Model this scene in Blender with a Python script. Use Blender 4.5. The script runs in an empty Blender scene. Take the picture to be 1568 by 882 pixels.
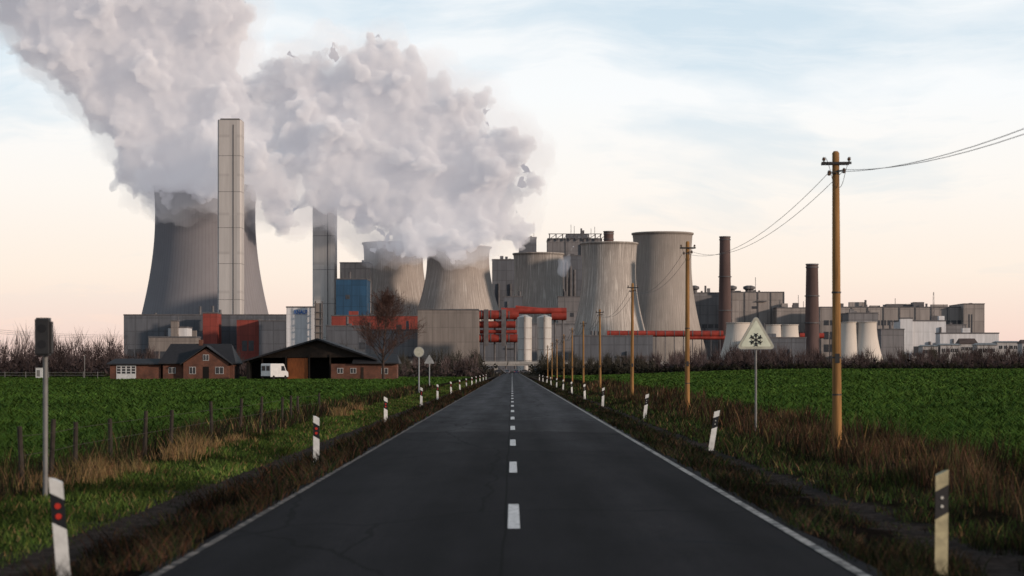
import bpy, math, random
import numpy as np
from mathutils import Vector, Matrix
random.seed(7); rng=np.random.default_rng(7)
scene=bpy.context.scene
COL=scene.collection
# ---------------------------------------------------------------- survey helpers
F=3200.0; CH=1.7
def X(px,D): return (px-784.5)/F*D
def Z(py,D): return CH+(565-py)/F*D
def W(n,D): return n/F*D
def sstep(a,b,x):
    t=np.clip((x-a)/(b-a),0,1); return t*t*(3-2*t)
def ground_h(x,y):
    x=np.asarray(x,float); y=np.asarray(y,float)
    ax=np.abs(x)
    h=-0.05-0.16*sstep(3.2,4.0,ax)+0.12*sstep(4.6,6.5,ax)
    h=h+1.35*sstep(9,60,x)*sstep(60,420,y)*(1-sstep(520,700,y))
    h=h+0.35*sstep(7,10,x)*sstep(50,140,y)*(1-sstep(400,500,y))
    h=h+0.03*np.sin(x*1.7+y*0.31)*np.sin(y*0.53+x*.4)*sstep(3.3,4.2,ax)*(1-sstep(200,400,y))
    return h
# ---------------------------------------------------------------- materials
def newmat(name):
    m=bpy.data.materials.new(name); m.use_nodes=True
    nt=m.node_tree; b=nt.nodes['Principled BSDF']; return m,nt,b
def N(nt,t,**k):
    n=nt.nodes.new(t)
    for a,v in k.items(): setattr(n,a,v)
    return n
def mathn(nt,op,a,b=None,clamp=False):
    n=N(nt,'ShaderNodeMath',operation=op); n.use_clamp=clamp
    for i,v in enumerate((a,b)):
        if v is None: continue
        if isinstance(v,(int,float)): n.inputs[i].default_value=v
        else: nt.links.new(v,n.inputs[i])
    return n.outputs[0]
def mixc(nt,f,a,b,mode='MIX'):
    n=N(nt,'ShaderNodeMix',data_type='RGBA',blend_type=mode)
    for s,v in ((0,f),(6,a),(7,b)):
        if isinstance(v,(int,float)): n.inputs[s].default_value=v
        elif isinstance(v,(tuple,list)): n.inputs[s].default_value=(*v[:3],1)
        else: nt.links.new(v,n.inputs[s])
    return n.outputs[2]
def ramp(nt,f,stops,interp='LINEAR'):
    n=N(nt,'ShaderNodeValToRGB'); cr=n.color_ramp; cr.interpolation=interp
    while len(cr.elements)>1: cr.elements.remove(cr.elements[-1])
    first=True
    for p,c in stops:
        if isinstance(c,(int,float)): c=(c,c,c)
        if first: e=cr.elements[0]; e.position=p; first=False
        else: e=cr.elements.new(p)
        e.color=(*c,1)
    nt.links.new(f,n.inputs[0]); return n.outputs[0]
def noise(nt,vec,scale,detail=5,rough=.55):
    n=N(nt,'ShaderNodeTexNoise'); n.inputs['Scale'].default_value=scale
    n.inputs['Detail'].default_value=detail; n.inputs['Roughness'].default_value=rough
    if vec is not None: nt.links.new(vec,n.inputs['Vector'])
    return n.outputs[0]
def objco(nt,scale=None):
    t=N(nt,'ShaderNodeTexCoord').outputs['Object']
    if scale:
        m=N(nt,'ShaderNodeMapping'); m.inputs['Scale'].default_value=scale
        nt.links.new(t,m.inputs[0]); return m.outputs[0]
    return t
def bump(nt,b,h,dist,strength=.6):
    n=N(nt,'ShaderNodeBump'); n.inputs['Distance'].default_value=dist; n.inputs['Strength'].default_value=strength
    nt.links.new(h,n.inputs['Height']); nt.links.new(n.outputs[0],b.inputs['Normal'])
def simple(name,c,rough=.7,var=.25,scale=2,metal=0,stretch=(1,1,1),bd=0):
    m,nt,b=newmat(name)
    co=objco(nt,stretch); n=noise(nt,co,scale,6,.6)
    f=ramp(nt,n,[(.25,1-var*1.4),(.75,1+var)])
    nt.links.new(mixc(nt,1.0,c,f,'MULTIPLY'),b.inputs['Base Color'])
    b.inputs['Roughness'].default_value=rough; b.inputs['Metallic'].default_value=metal
    b.inputs['Specular IOR Level'].default_value=.25
    if bd: bump(nt,b,n,bd)
    return m
def panel(name,c,pw=6.0,ph=8.0,var=.2,line=.75,stain=1.0):
    """clad industrial wall: vertical sheets, joints, rain streaks"""
    m,nt,b=newmat(name)
    co=objco(nt); sep=N(nt,'ShaderNodeSeparateXYZ'); nt.links.new(co,sep.inputs[0])
    u=mathn(nt,'ADD',sep.outputs[0],sep.outputs[1])
    fu=mathn(nt,'FRACT',mathn(nt,'DIVIDE',u,pw)); fz=mathn(nt,'FRACT',mathn(nt,'DIVIDE',sep.outputs[2],ph))
    lu=mathn(nt,'LESS_THAN',fu,.09); lz=mathn(nt,'LESS_THAN',fz,.07)
    l=mathn(nt,'MAXIMUM',lu,lz)
    cu=mathn(nt,'FLOOR',mathn(nt,'DIVIDE',u,pw)); cz=mathn(nt,'FLOOR',mathn(nt,'DIVIDE',sep.outputs[2],ph))
    cc=N(nt,'ShaderNodeCombineXYZ'); nt.links.new(cu,cc.inputs[0]); nt.links.new(cz,cc.inputs[1])
    wn=N(nt,'ShaderNodeTexWhiteNoise'); nt.links.new(cc.outputs[0],wn.inputs[0])
    tone=mathn(nt,'ADD',mathn(nt,'MULTIPLY',wn.outputs[0],var),1-var*.5)
    st=noise(nt,objco(nt,(.35,.35,.03)),1.0,5,.65)
    tone=mathn(nt,'MULTIPLY',tone,ramp(nt,st,[(.3,1-.28*stain),(.7,1+.15*stain)]))
    tone=mathn(nt,'MULTIPLY',tone,mathn(nt,'SUBTRACT',1,mathn(nt,'MULTIPLY',l,1-line)))
    nt.links.new(mixc(nt,1.0,c,tone,'MULTIPLY'),b.inputs['Base Color'])
    b.inputs['Roughness'].default_value=.6; b.inputs['Specular IOR Level'].default_value=.3
    return m
def tower_mat(name,base,dark,light,streak=.7,topdark=.3,H=100,low=.85):
    m,nt,b=newmat(name)
    co=objco(nt); sep=N(nt,'ShaderNodeSeparateXYZ'); nt.links.new(co,sep.inputs[0])
    ang=mathn(nt,'ARCTAN2',sep.outputs[1],sep.outputs[0])
    c1=N(nt,'ShaderNodeCombineXYZ'); nt.links.new(mathn(nt,'MULTIPLY',ang,16.0),c1.inputs[0]); nt.links.new(mathn(nt,'MULTIPLY',sep.outputs[2],.022),c1.inputs[1])
    s1=noise(nt,c1.outputs[0],1.7,8,.75)
    c2=N(nt,'ShaderNodeCombineXYZ'); nt.links.new(mathn(nt,'MULTIPLY',ang,40.0),c2.inputs[0]); nt.links.new(mathn(nt,'MULTIPLY',sep.outputs[2],.06),c2.inputs[1])
    s2=noise(nt,c2.outputs[0],1.2,6,.75)
    patch=noise(nt,co,.035,6,.65)
    col=mixc(nt,ramp(nt,patch,[(.35,0),(.65,1)]),base,dark)
    sl=mathn(nt,'MULTIPLY',ramp(nt,s1,[(.50,0),(.62,1)]),streak)
    col=mixc(nt,sl,col,light)
    sd=mathn(nt,'MULTIPLY',ramp(nt,s2,[(.5,0),(.66,1)]),streak*.7)
    col=mixc(nt,sd,col,tuple(x*.55 for x in dark))
    rib=mathn(nt,'GREATER_THAN',mathn(nt,'SINE',mathn(nt,'MULTIPLY',ang,96.0)),.7)
    col=mixc(nt,mathn(nt,'MULTIPLY',rib,.2),col,tuple(x*.5 for x in dark))
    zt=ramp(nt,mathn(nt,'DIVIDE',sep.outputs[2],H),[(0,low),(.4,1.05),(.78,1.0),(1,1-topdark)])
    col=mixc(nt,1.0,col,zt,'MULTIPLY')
    nt.links.new(col,b.inputs['Base Color']); b.inputs['Roughness'].default_value=.9; b.inputs['Specular IOR Level'].default_value=.1
    return m
def vcol_mat(name,rough=.8):
    m,nt,b=newmat(name)
    a=N(nt,'ShaderNodeVertexColor',layer_name='Col')
    nt.links.new(a.outputs[0],b.inputs['Base Color']); b.inputs['Roughness'].default_value=rough
    b.inputs['Specular IOR Level'].default_value=.04
    return m
# ---------------------------------------------------------------- mesh builder
class MB:
    def __init__(s): s.v=[];s.f=[];s.m=[]
    def add(s,vs,fs,mi=0):
        o=len(s.v); s.v+= [tuple(v) for v in vs]; s.f+=[tuple(i+o for i in f) for f in fs]; s.m+=[mi]*len(fs)
    def box(s,x0,x1,y0,y1,z0,z1,mi=0):
        s.add([(x0,y0,z0),(x1,y0,z0),(x1,y1,z0),(x0,y1,z0),(x0,y0,z1),(x1,y0,z1),(x1,y1,z1),(x0,y1,z1)],
              [(0,3,2,1),(4,5,6,7),(0,1,5,4),(1,2,6,5),(2,3,7,6),(3,0,4,7)],mi)
    def cyl(s,p0,p1,r0,r1=None,n=12,mi=0,cap=True):
        if r1 is None: r1=r0
        p0=Vector(p0);p1=Vector(p1);d=(p1-p0)
        if d.length<1e-6: return
        d.normalize(); a=d.orthogonal().normalized(); b=d.cross(a)
        vs=[]
        for p,r in((p0,r0),(p1,r1)):
            for i in range(n):
                t=2*math.pi*i/n; vs.append(p+(a*math.cos(t)+b*math.sin(t))*r)
        fs=[(i,(i+1)%n,n+(i+1)%n,n+i) for i in range(n)]
        if cap: fs+=[tuple(range(n-1,-1,-1)),tuple(range(n,2*n))]
        s.add(vs,fs,mi)
    def lathe(s,prof,n=64,mi=0,c=(0,0)):
        o=len(s.v)
        for r,z in prof:
            for i in range(n):
                t=2*math.pi*i/n; s.v.append((c[0]+r*math.cos(t),c[1]+r*math.sin(t),z))
        for k in range(len(prof)-1):
            for i in range(n):
                j=(i+1)%n; s.f.append((o+k*n+i,o+k*n+j,o+(k+1)*n+j,o+(k+1)*n+i)); s.m.append(mi)
    def prism(s,poly,y0,y1,mi=0):
        n=len(poly); vs=[(x,y0,z) for x,z in poly]+[(x,y1,z) for x,z in poly]
        fs=[tuple(range(n)),tuple(range(2*n-1,n-1,-1))]+[(i,n+i,n+(i+1)%n,(i+1)%n) for i in range(n)]
        s.add(vs,fs,mi)
    def obj(s,name,mats,loc=(0,0,0),parent=None,smooth=False,rot=0,bevel=0):
        me=bpy.data.meshes.new(name); me.from_pydata(s.v,[],s.f)
        for m in mats: me.materials.append(m)
        me.polygons.foreach_set('material_index',s.m)
        if smooth: me.polygons.foreach_set('use_smooth',[True]*len(s.f))
        me.update(); o=bpy.data.objects.new(name,me); COL.objects.link(o); o.location=loc; o.rotation_euler[2]=rot
        if parent: o.parent=parent
        if bevel:
            md=o.modifiers.new('b','BEVEL'); md.width=bevel; md.segments=2
        return o
def empty(name,loc=(0,0,0),rot=0):
    o=bpy.data.objects.new(name,None); COL.objects.link(o); o.location=loc; o.rotation_euler[2]=rot; o.empty_display_size=.2; return o
def soup(name,P,C,mat):
    n=len(P); me=bpy.data.meshes.new(name)
    me.vertices.add(n*3); me.vertices.foreach_set('co',P.reshape(-1).astype(np.float32))
    me.loops.add(n*3); me.loops.foreach_set('vertex_index',np.arange(n*3,dtype=np.int32))
    me.polygons.add(n); me.polygons.foreach_set('loop_start',np.arange(0,n*3,3,dtype=np.int32))
    ca=me.color_attributes.new('Col','FLOAT_COLOR','POINT')
    cc=np.ones((n*3,4),np.float32); cc[:,:3]=np.repeat(C,3,axis=0)
    ca.data.foreach_set('color',cc.reshape(-1))
    me.materials.append(mat); me.update(calc_edges=True); me.validate()
    o=bpy.data.objects.new(name,me); COL.objects.link(o); return o
def blades(x,y,h,w,lean,C,z0=None):
    n=len(x); z=ground_h(x,y)-.02 if z0 is None else z0
    a=rng.uniform(0,2*math.pi,n); la=rng.uniform(0,2*math.pi,n)
    b=np.stack([x,y,z],1); wd=np.stack([np.cos(a)*w/2,np.sin(a)*w/2*.6,np.zeros(n)],1)
    ld=np.stack([np.cos(la)*lean*h,np.sin(la)*lean*h,h],1)
    mid=b+ld*np.array([.35,.35,.55]); tip=b+ld
    wm=wd*.75
    T=np.stack([np.stack([b-wd,b+wd,mid+wm],1),np.stack([b-wd,mid+wm,mid-wm],1),np.stack([mid-wm,mid+wm,tip],1)],1).reshape(-1,3,3)
    CC=np.repeat(C,3,axis=0)
    return T,CC
# ---------------------------------------------------------------- world and sun
SUN_EL=math.radians(13); SUN_AZ=math.radians(122)
w=bpy.data.worlds.new("World"); scene.world=w; w.use_nodes=True
nt=w.node_tree; bg=nt.nodes['Background']
sky=N(nt,'ShaderNodeTexSky',sky_type='NISHITA'); sky.sun_disc=False; sky.sun_elevation=SUN_EL; sky.sun_rotation=SUN_AZ
sky.air_density=1.2; sky.dust_density=1.0; sky.ozone_density=1.5
g=N(nt,'ShaderNodeTexCoord').outputs['Generated']
sp=N(nt,'ShaderNodeSeparateXYZ'); nt.links.new(g,sp.inputs[0])
zel=sp.outputs[2]
wv=N(nt,'ShaderNodeTexNoise'); wv.inputs['Scale'].default_value=5; wv.inputs['Detail'].default_value=3; nt.links.new(g,wv.inputs['Vector'])
gw=mixc(nt,.06,g,wv.outputs[1])
mp=N(nt,'ShaderNodeMapping'); mp.inputs['Scale'].default_value=(1.8,1.8,7.0); mp.inputs['Rotation'].default_value=(0.0,-.38,0)
nt.links.new(gw,mp.inputs[0])
cn=noise(nt,mp.outputs[0],3.0,7,.55)
mp2=N(nt,'ShaderNodeMapping'); mp2.inputs['Scale'].default_value=(2.4,2.4,20); mp2.inputs['Rotation'].default_value=(0,-.28,0); nt.links.new(gw,mp2.inputs[0])
cn2=noise(nt,mp2.outputs[0],4.5,8,.62)
veil=ramp(nt,zel,[(0,.97),(.06,.91),(.10,.70),(.15,.45),(.3,.2),(1,.2)])
wisp=mathn(nt,'MULTIPLY',ramp(nt,cn,[(.42,0),(.70,1)]),ramp(nt,zel,[(0,.15),(.05,.7),(.2,.8),(.6,.5)]))
wisp2=mathn(nt,'MULTIPLY',ramp(nt,cn2,[(.50,0),(.72,1)]),.24)
fac=mathn(nt,'ADD',mathn(nt,'ADD',veil,wisp),wisp2,clamp=True)
vc=ramp(nt,zel,[(0,(.086,.062,.056)),(.018,(.095,.073,.063)),(.045,(.100,.087,.075)),(.085,(.100,.095,.089)),(.13,(.096,.098,.099)),(.25,(.084,.090,.095)),(1,(.05,.055,.06))])
vcs=mixc(nt,1.0,vc,(100.0,)*3,'MULTIPLY')
blue=mixc(nt,.8,sky.outputs[0],(5.0,7.2,9.0))
mx=mixc(nt,fac,blue,vcs)
mx=mixc(nt,1.0,mx,ramp(nt,zel,[(0,1),(.2,1),(.5,.62),(1,.5)]),'MULTIPLY')
nt.links.new(mx,bg.inputs[0]); bg.inputs[1].default_value=.1
sl=bpy.data.lights.new('sun','SUN'); sl.energy=3.8; sl.angle=math.radians(3); sl.color=(1,.78,.61)
so=bpy.data.objects.new('sun',sl); COL.objects.link(so)
sd=Vector((math.sin(SUN_AZ)*math.cos(SUN_EL),math.cos(SUN_AZ)*math.cos(SUN_EL),math.sin(SUN_EL)))
so.rotation_euler=sd.to_track_quat('Z','Y').to_euler(); so.location=(60,-60,60)
# ---------------------------------------------------------------- ground
def axis(vals): return np.array(sorted(set(np.round(vals,3))))
xs=axis(list(np.arange(-12,12.01,.4))+[s*v for s in(-1,1) for v in(14,17,21,26,32,40,50,60,80,110,150,200,280,400,600,900,1500,2500,5000,9000)])
ys=axis(list(np.arange(-40,120,1.5))+list(np.arange(120,500,10))+[520,560,600,650,700,800,1000,1300,1700,2200,3000,5000,9000,14000])
gx,gy=np.meshgrid(xs,ys); gz=ground_h(gx,gy)
me=bpy.data.meshes.new('ground'); nx=len(xs); ny=len(ys)
V=np.stack([gx.ravel(),gy.ravel(),gz.ravel()],1)
fs=[(j*nx+i,j*nx+i+1,(j+1)*nx+i+1,(j+1)*nx+i) for j in range(ny-1) for i in range(nx-1)]
me.from_pydata(V.tolist(),[],fs); me.polygons.foreach_set('use_smooth',[True]*len(fs))
m,nt,b=newmat('ground_mat'); co=objco(nt); sp=N(nt,'ShaderNodeSeparateXYZ'); nt.links.new(co,sp.inputs[0])
n1=noise(nt,co,.9,6,.6); n2=noise(nt,co,7,6,.7); n3=noise(nt,objco(nt,(1,.3,1)),.05,4,.5)
xx=mathn(nt,'ADD',sp.outputs[0],mathn(nt,'MULTIPLY',mathn(nt,'SUBTRACT',n1,.5),1.3))
xf=mathn(nt,'DIVIDE',mathn(nt,'ADD',xx,12),24,clamp=True)
def xp(v): return (v+12)/24
soil=(.011,.009,.008); grs=(.022,.034,.010); crop=(.020,.040,.010); path=(.044,.038,.036); weed=(.017,.014,.009)
cr=ramp(nt,xf,[(0,crop),(xp(-8.8),crop),(xp(-8.2),weed),(xp(-7),weed),(xp(-6.7),grs),(xp(-5.2),grs),(xp(-4.95),path),(xp(-4.5),path),(xp(-4.2),soil),(xp(-3.2),soil),
  (xp(3.2),soil),(xp(4.3),soil),(xp(4.5),path),(xp(4.85),path),(xp(5.2),weed),(xp(8.8),weed),(xp(9.5),crop),(1,crop)])
farf=mathn(nt,'GREATER_THAN',sp.outputs[1],470.0)
cr=mixc(nt,farf,cr,(.035,.030,.024))
cr=mixc(nt,1.0,cr,ramp(nt,n2,[(.3,.4),(.7,1.6)]),'MULTIPLY')
cr=mixc(nt,1.0,cr,ramp(nt,n3,[(.3,.75),(.7,1.25)]),'MULTIPLY')
nt.links.new(cr,b.inputs['Base Color']); b.inputs['Roughness'].default_value=.95; b.inputs['Specular IOR Level'].default_value=0
bump(nt,b,n2,.12,.9)
me.materials.append(m); go=bpy.data.objects.new('ground',me); COL.objects.link(go)
# ---------------------------------------------------------------- road
m,nt,b=newmat('asphalt'); co=objco(nt); sp=N(nt,'ShaderNodeSeparateXYZ'); nt.links.new(co,sp.inputs[0])
fine=noise(nt,co,45,5,.75); lng=noise(nt,objco(nt,(1.2,.06,1)),1.0,6,.6); pat=noise(nt,objco(nt,(.5,.12,1)),.8,3,.5); blot=noise(nt,objco(nt,(1,.35,1)),.7,6,.65)
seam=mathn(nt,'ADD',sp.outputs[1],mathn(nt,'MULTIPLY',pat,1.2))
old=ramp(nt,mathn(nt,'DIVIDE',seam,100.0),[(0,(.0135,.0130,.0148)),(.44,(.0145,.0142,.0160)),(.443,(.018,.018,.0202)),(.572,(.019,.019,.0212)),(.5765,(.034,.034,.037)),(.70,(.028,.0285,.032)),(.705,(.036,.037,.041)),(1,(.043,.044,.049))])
track=mathn(nt,'ABSOLUTE',mathn(nt,'SUBTRACT',mathn(nt,'ABSOLUTE',sp.outputs[0]),1.5))
tr=ramp(nt,track,[(0,1.22),(.35,1.1),(.8,.85),(1,.92)])
c=mixc(nt,1.0,old,tr,'MULTIPLY')
c=mixc(nt,1.0,c,ramp(nt,lng,[(.3,.68),(.7,1.35)]),'MULTIPLY')
c=mixc(nt,1.0,c,ramp(nt,blot,[(.3,.78),(.7,1.22)]),'MULTIPLY')
c=mixc(nt,1.0,c,ramp(nt,fine,[(.3,.4),(.7,1.75)]),'MULTIPLY')
vo=N(nt,'ShaderNodeTexVoronoi',feature='DISTANCE_TO_EDGE'); vo.inputs['Scale'].default_value=.3
mpv=objco(nt,(1,.3,1)); nn=N(nt,'ShaderNodeTexNoise'); nn.inputs['Scale'].default_value=2; nt.links.new(mpv,nn.inputs['Vector'])
nt.links.new(mixc(nt,.25,mpv,nn.outputs[1]),vo.inputs['Vector'])
crk=mathn(nt,'LESS_THAN',vo.outputs[0],.005)
c=mixc(nt,mathn(nt,'MULTIPLY',crk,.5),c,(.004,.004,.004))
jn=mathn(nt,'LESS_THAN',mathn(nt,'ABSOLUTE',mathn(nt,'ADD',mathn(nt,'ADD',sp.outputs[0],.08),mathn(nt,'MULTIPLY',mathn(nt,'SUBTRACT',pat,.5),.15))),.014)
c=mixc(nt,mathn(nt,'MULTIPLY',jn,.7),c,(.004,.004,.004))
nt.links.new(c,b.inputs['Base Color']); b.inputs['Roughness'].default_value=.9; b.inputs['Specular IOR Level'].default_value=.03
bump(nt,b,fine,.005,.8)
asphalt=m
mb=MB(); rx=[-3.12,-2.2,-1.1,0,1.1,2.2,3.12]
yl=list(np.arange(-40,140,1.0))+list(np.arange(140,1000,10))
er=np.random.default_rng(3)
vs=[];fs=[]
for j,y in enumerate(yl):
    for i,x in enumerate(rx):
        xx=x+(er.uniform(-.05,.05) if i in(0,6) else 0); vs.append((xx,y,-.03*(abs(x)/3.1)**2))
nx=len(rx)
for j in range(len(yl)-1):
    for i in range(nx-1): fs.append((j*nx+i,j*nx+i+1,(j+1)*nx+i+1,(j+1)*nx+i))
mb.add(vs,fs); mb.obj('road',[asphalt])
def paintm(name,col,lo,hi,mx,sc):
    m,nt,b=newmat(name); co=objco(nt); nf=noise(nt,co,sc,7,.78)
    nt.links.new(mixc(nt,ramp(nt,nf,[(lo,0),(hi,mx)]),col,(.022,.022,.024)),b.inputs['Base Color']); b.inputs['Roughness'].default_value=.8; b.inputs['Specular IOR Level'].default_value=.1
    return m
paint=paintm('road_paint',(.58,.58,.59),.50,.66,.85,9)
worn=paintm('road_paint_worn',(.34,.33,.32),.42,.60,.9,4); worn2=paintm('road_paint_faded',(.22,.19,.17),.38,.56,1,3)
mb=MB()
y=-25.8
while y<800:
    z=.006
    mb.add([(-.045,y,z),(.085,y,z),(.085,y+4,z),(-.045,y+4,z)],[(0,1,2,3)],0); y+=12
def edge(x0,x1,mi):
    for j in range(len(yl)-1):
        za=-.03*(abs(x0)/3.1)**2+.006
        mb.add([(x0,yl[j],za),(x1,yl[j],za-.0005),(x1,yl[j+1],za-.0005),(x0,yl[j+1],za)],[(0,1,2,3)],mi)
edge(2.88,2.98,1); edge(-3.02,-2.94,2)
mb.obj('road_markings',[paint,worn,worn2])
# ---------------------------------------------------------------- verge vegetation
vm=vcol_mat('plant_mat')
def lc(base,n,v=.35):
    k=rng.uniform(1-v,1+v,(n,1)); h=rng.normal(0,.08,(n,3)); return np.clip(np.array(base)[None]*k*(1+h),0.001,1)
def dist(n,a,b): return np.exp(rng.uniform(math.log(a),math.log(b),n))
from mathutils import noise as mn
def clump(x,y,s,off=0):
    return np.array([mn.noise(Vector((a*s+off,b*s*.6,off))) for a,b in zip(x,y)])
def zone(n,x0,x1,a,b,h,w,lean,cols,thr=None,hs=.5,seed=0):
    y=dist(n,a,b); x=rng.uniform(x0,x1,n)
    c=clump(x,y,.9,seed)+.5*clump(x,y,3.1,seed+7)
    if thr is not None:
        k=c>thr; x=x[k];y=y[k];c=c[k]
    n=len(x); hh=h*rng.uniform(.35,1,n)*(1+hs*c*2); hh=np.maximum(hh,.04)
    ww=w*np.maximum(y/22,.8)
    p=np.array([q[1] for q in cols]); c2=clump(x,y,.5,seed+20)
    ci=rng.choice(len(cols),n,p=p/p.sum()); C=np.zeros((n,3))
    for i,q in enumerate(cols):
        k=ci==i; C[k]=lc(q[0],k.sum())
    C*=np.clip(1+1.3*c2,.35,1.9)[:,None]
    return blades(x,y,hh,ww,lean,C)
straw=(.12,.082,.04); brn=(.032,.021,.013); rust=(.042,.020,.012); dk=(.010,.010,.007); gr=(.042,.066,.014); gr2=(.022,.037,.010); dg=(.009,.018,.005)
T=[];C=[]
def put(r): T.append(r[0]);C.append(r[1])
put(zone(30000,-4.35,-3.02,12,300,.22,.012,.7,[(brn,.33),(dk,.35),(rust,.15),(dg,.17)],-.15,.8,1))
put(zone(3500,-5.0,-4.3,12,250,.07,.012,.8,[(gr2,.5),(brn,.5)],.05,.5,2))
put(zone(52000,-7.0,-4.9,12,300,.13,.013,.6,[(gr,.58),(gr2,.33),(straw,.09)],None,.5,3))
put(zone(26000,-8.9,-6.7,12,200,.36,.011,.35,[(brn,.30),(straw,.08),(dk,.34),(gr2,.28)],-.1,.8,4))
put(zone(32000,3.05,4.4,12,300,.16,.012,.7,[(dk,.4),(dg,.3),(brn,.3)],-.2,.8,5))
put(zone(3500,4.3,4.9,12,250,.06,.012,.8,[(gr2,.5),(brn,.5)],.05,.5,6))
put(zone(38000,4.8,6.4,12,300,.20,.012,.5,[(gr2,.45),(brn,.22),(dk,.28),(straw,.05)],-.25,.8,7))
put(zone(44000,6.0,9.6,14,220,.36,.010,.32,[(brn,.38),(rust,.16),(dk,.26),(straw,.05),(gr2,.15)],-.15,1.1,8))
soup('verge_grass',np.concatenate(T),np.concatenate(C),vm)
T=[];C=[]
for (px,D,hh) in [(292,43,.5),(150,34,.45),(205,36,.3),(270,41,.35),(130,33,.4),(318,47,.25),(1240,52,.45),(1180,60,.4),(1330,40,.5),(1420,34,.45),(1210,70,.45),(1500,31,.45),(1150,66,.4),(60,31,.35),(360,50,.25),(520,78,.4),(545,90,.4),(1460,36,.5),(1380,43,.5)]:
    n=230; cx=X(px,D); x=cx+rng.normal(0,.2,n); y=D+rng.normal(0,.35,n)
    r=blades(x,y,hh*rng.uniform(.4,1.15,n),.009*np.full(n,D/24),.5,lc((.15,.10,.048),n,.4) if px<900 else lc((.075,.046,.026),n,.4)); T.append(r[0]);C.append(r[1])
soup('dry_grass',np.concatenate(T),np.concatenate(C),vm)
T=[];C=[]
def crops(n,side,a,b,h):
    y=dist(n,a,b)
    x=8.6+rng.uniform(0,1,n)*(0.29*y+6-8.6); x=np.abs(x)*side
    if side>0: x=x+.6
    c=clump(x,y,.35,11)+.6*clump(x,y,.09,5); n=len(x)
    hh=h*rng.uniform(.5,1.1,n)*(1+.4*c); ww=.055*np.maximum(y/45,1)*rng.uniform(.5,1.3,n)
    k=np.clip(.5+.7*c,0,1)[:,None]
    Cc=lc((1,1,1),n,.35)*(np.array((.021,.044,.009))*(1-k)+np.array((.048,.093,.017))*k)
    br=rng.uniform(0,1,n)<.05; Cc[br]*=1.6
    r=blades(x,y,hh,ww,1.1,Cc); T.append(r[0]);C.append(r[1])
crops(90000,-1,26,455,.24); crops(90000,1,30,520,.26)
soup('crop_field',np.concatenate(T),np.concatenate(C),vm)
# ---------------------------------------------------------------- delineator posts
white=simple('post_white',(.56,.56,.55),.5,.22,6); dirty=simple('post_dirty',(.30,.27,.17),.6,.4,8); black=simple('post_black',(.012,.012,.014),.5,.2,5)
red=simple('reflector_red',(.42,.03,.02),.3,.1,5); refl=simple('reflector_silver',(.45,.45,.42),.3,.1,5)
def post(x,y,side,lean=0,leany=0,dirtyp=False):
    z=float(ground_h(x,y))-.05
    root=empty('delineator_post',(x,y,z)); hw=.062; dp=.045
    def ring(zz,dz,sc=1): return [(-hw*sc,-dp*sc,zz+dz),(hw*sc,-dp*sc,zz-dz),(hw*.55*sc,dp*sc,zz-dz*.6),(-hw*.55*sc,dp*sc,zz+dz*.6)]
    mb=MB(); s=1 if side<0 else -1
    lv=[(0,0,1),(.58,.035*s,1),(.60,.035*s,1),(.86,.035*s,1),(.87,.035*s,1),(1.0,.03*s,1)]
    rings=[ring(*l) for l in lv]; mi=[0,0,1,0,0]
    for k in range(5):
        mb.add(rings[k]+rings[k+1],[(0,1,5,4),(1,2,6,5),(2,3,7,6),(3,0,4,7)],mi[k])
    mb.add(rings[0]+rings[-1],[(3,2,1,0),(4,5,6,7)],0)
    mb.obj('body',[dirty if dirtyp else white,black],parent=root)
    rb=MB()
    if side<0:
        for zz in(.685,.775): rb.cyl((0,-dp-.012,zz),(0,-dp+.005,zz),.026,n=14,mi=0)
    else:
        for zz in(.69,.77): rb.cyl((0,-dp-.010,zz),(0,-dp+.005,zz),.014,n=10,mi=1)
    rb.obj('reflector',[red,refl],parent=root)
    root.rotation_euler=(leany,lean,random.uniform(-.15,.15))
L=[(-3.9,18.3),(-3.83,41),(-4.35,72),(-4.6,106),(-4.7,132),(-4.65,160),(-4.6,185),(-4.6,212),(-4.6,240),(-4.6,270),(-4.6,300),(-4.6,335),(-4.6,370)]
R=[(3.97,19.4),(4.65,49),(5.0,79),(4.6,106),(4.6,132),(4.6,160),(4.6,188),(4.6,215),(4.6,245),(4.6,275),(4.6,310),(4.6,350)]
for i,(x,y) in enumerate(L): post(x,y,-1,[-.085,0,0,.02][i] if i<4 else random.uniform(-.04,.04),0)
for i,(x,y) in enumerate(R): post(x,y,1,[.01,.16,.12,.04][i] if i<4 else random.uniform(-.08,.08),0,i==0)
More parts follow.
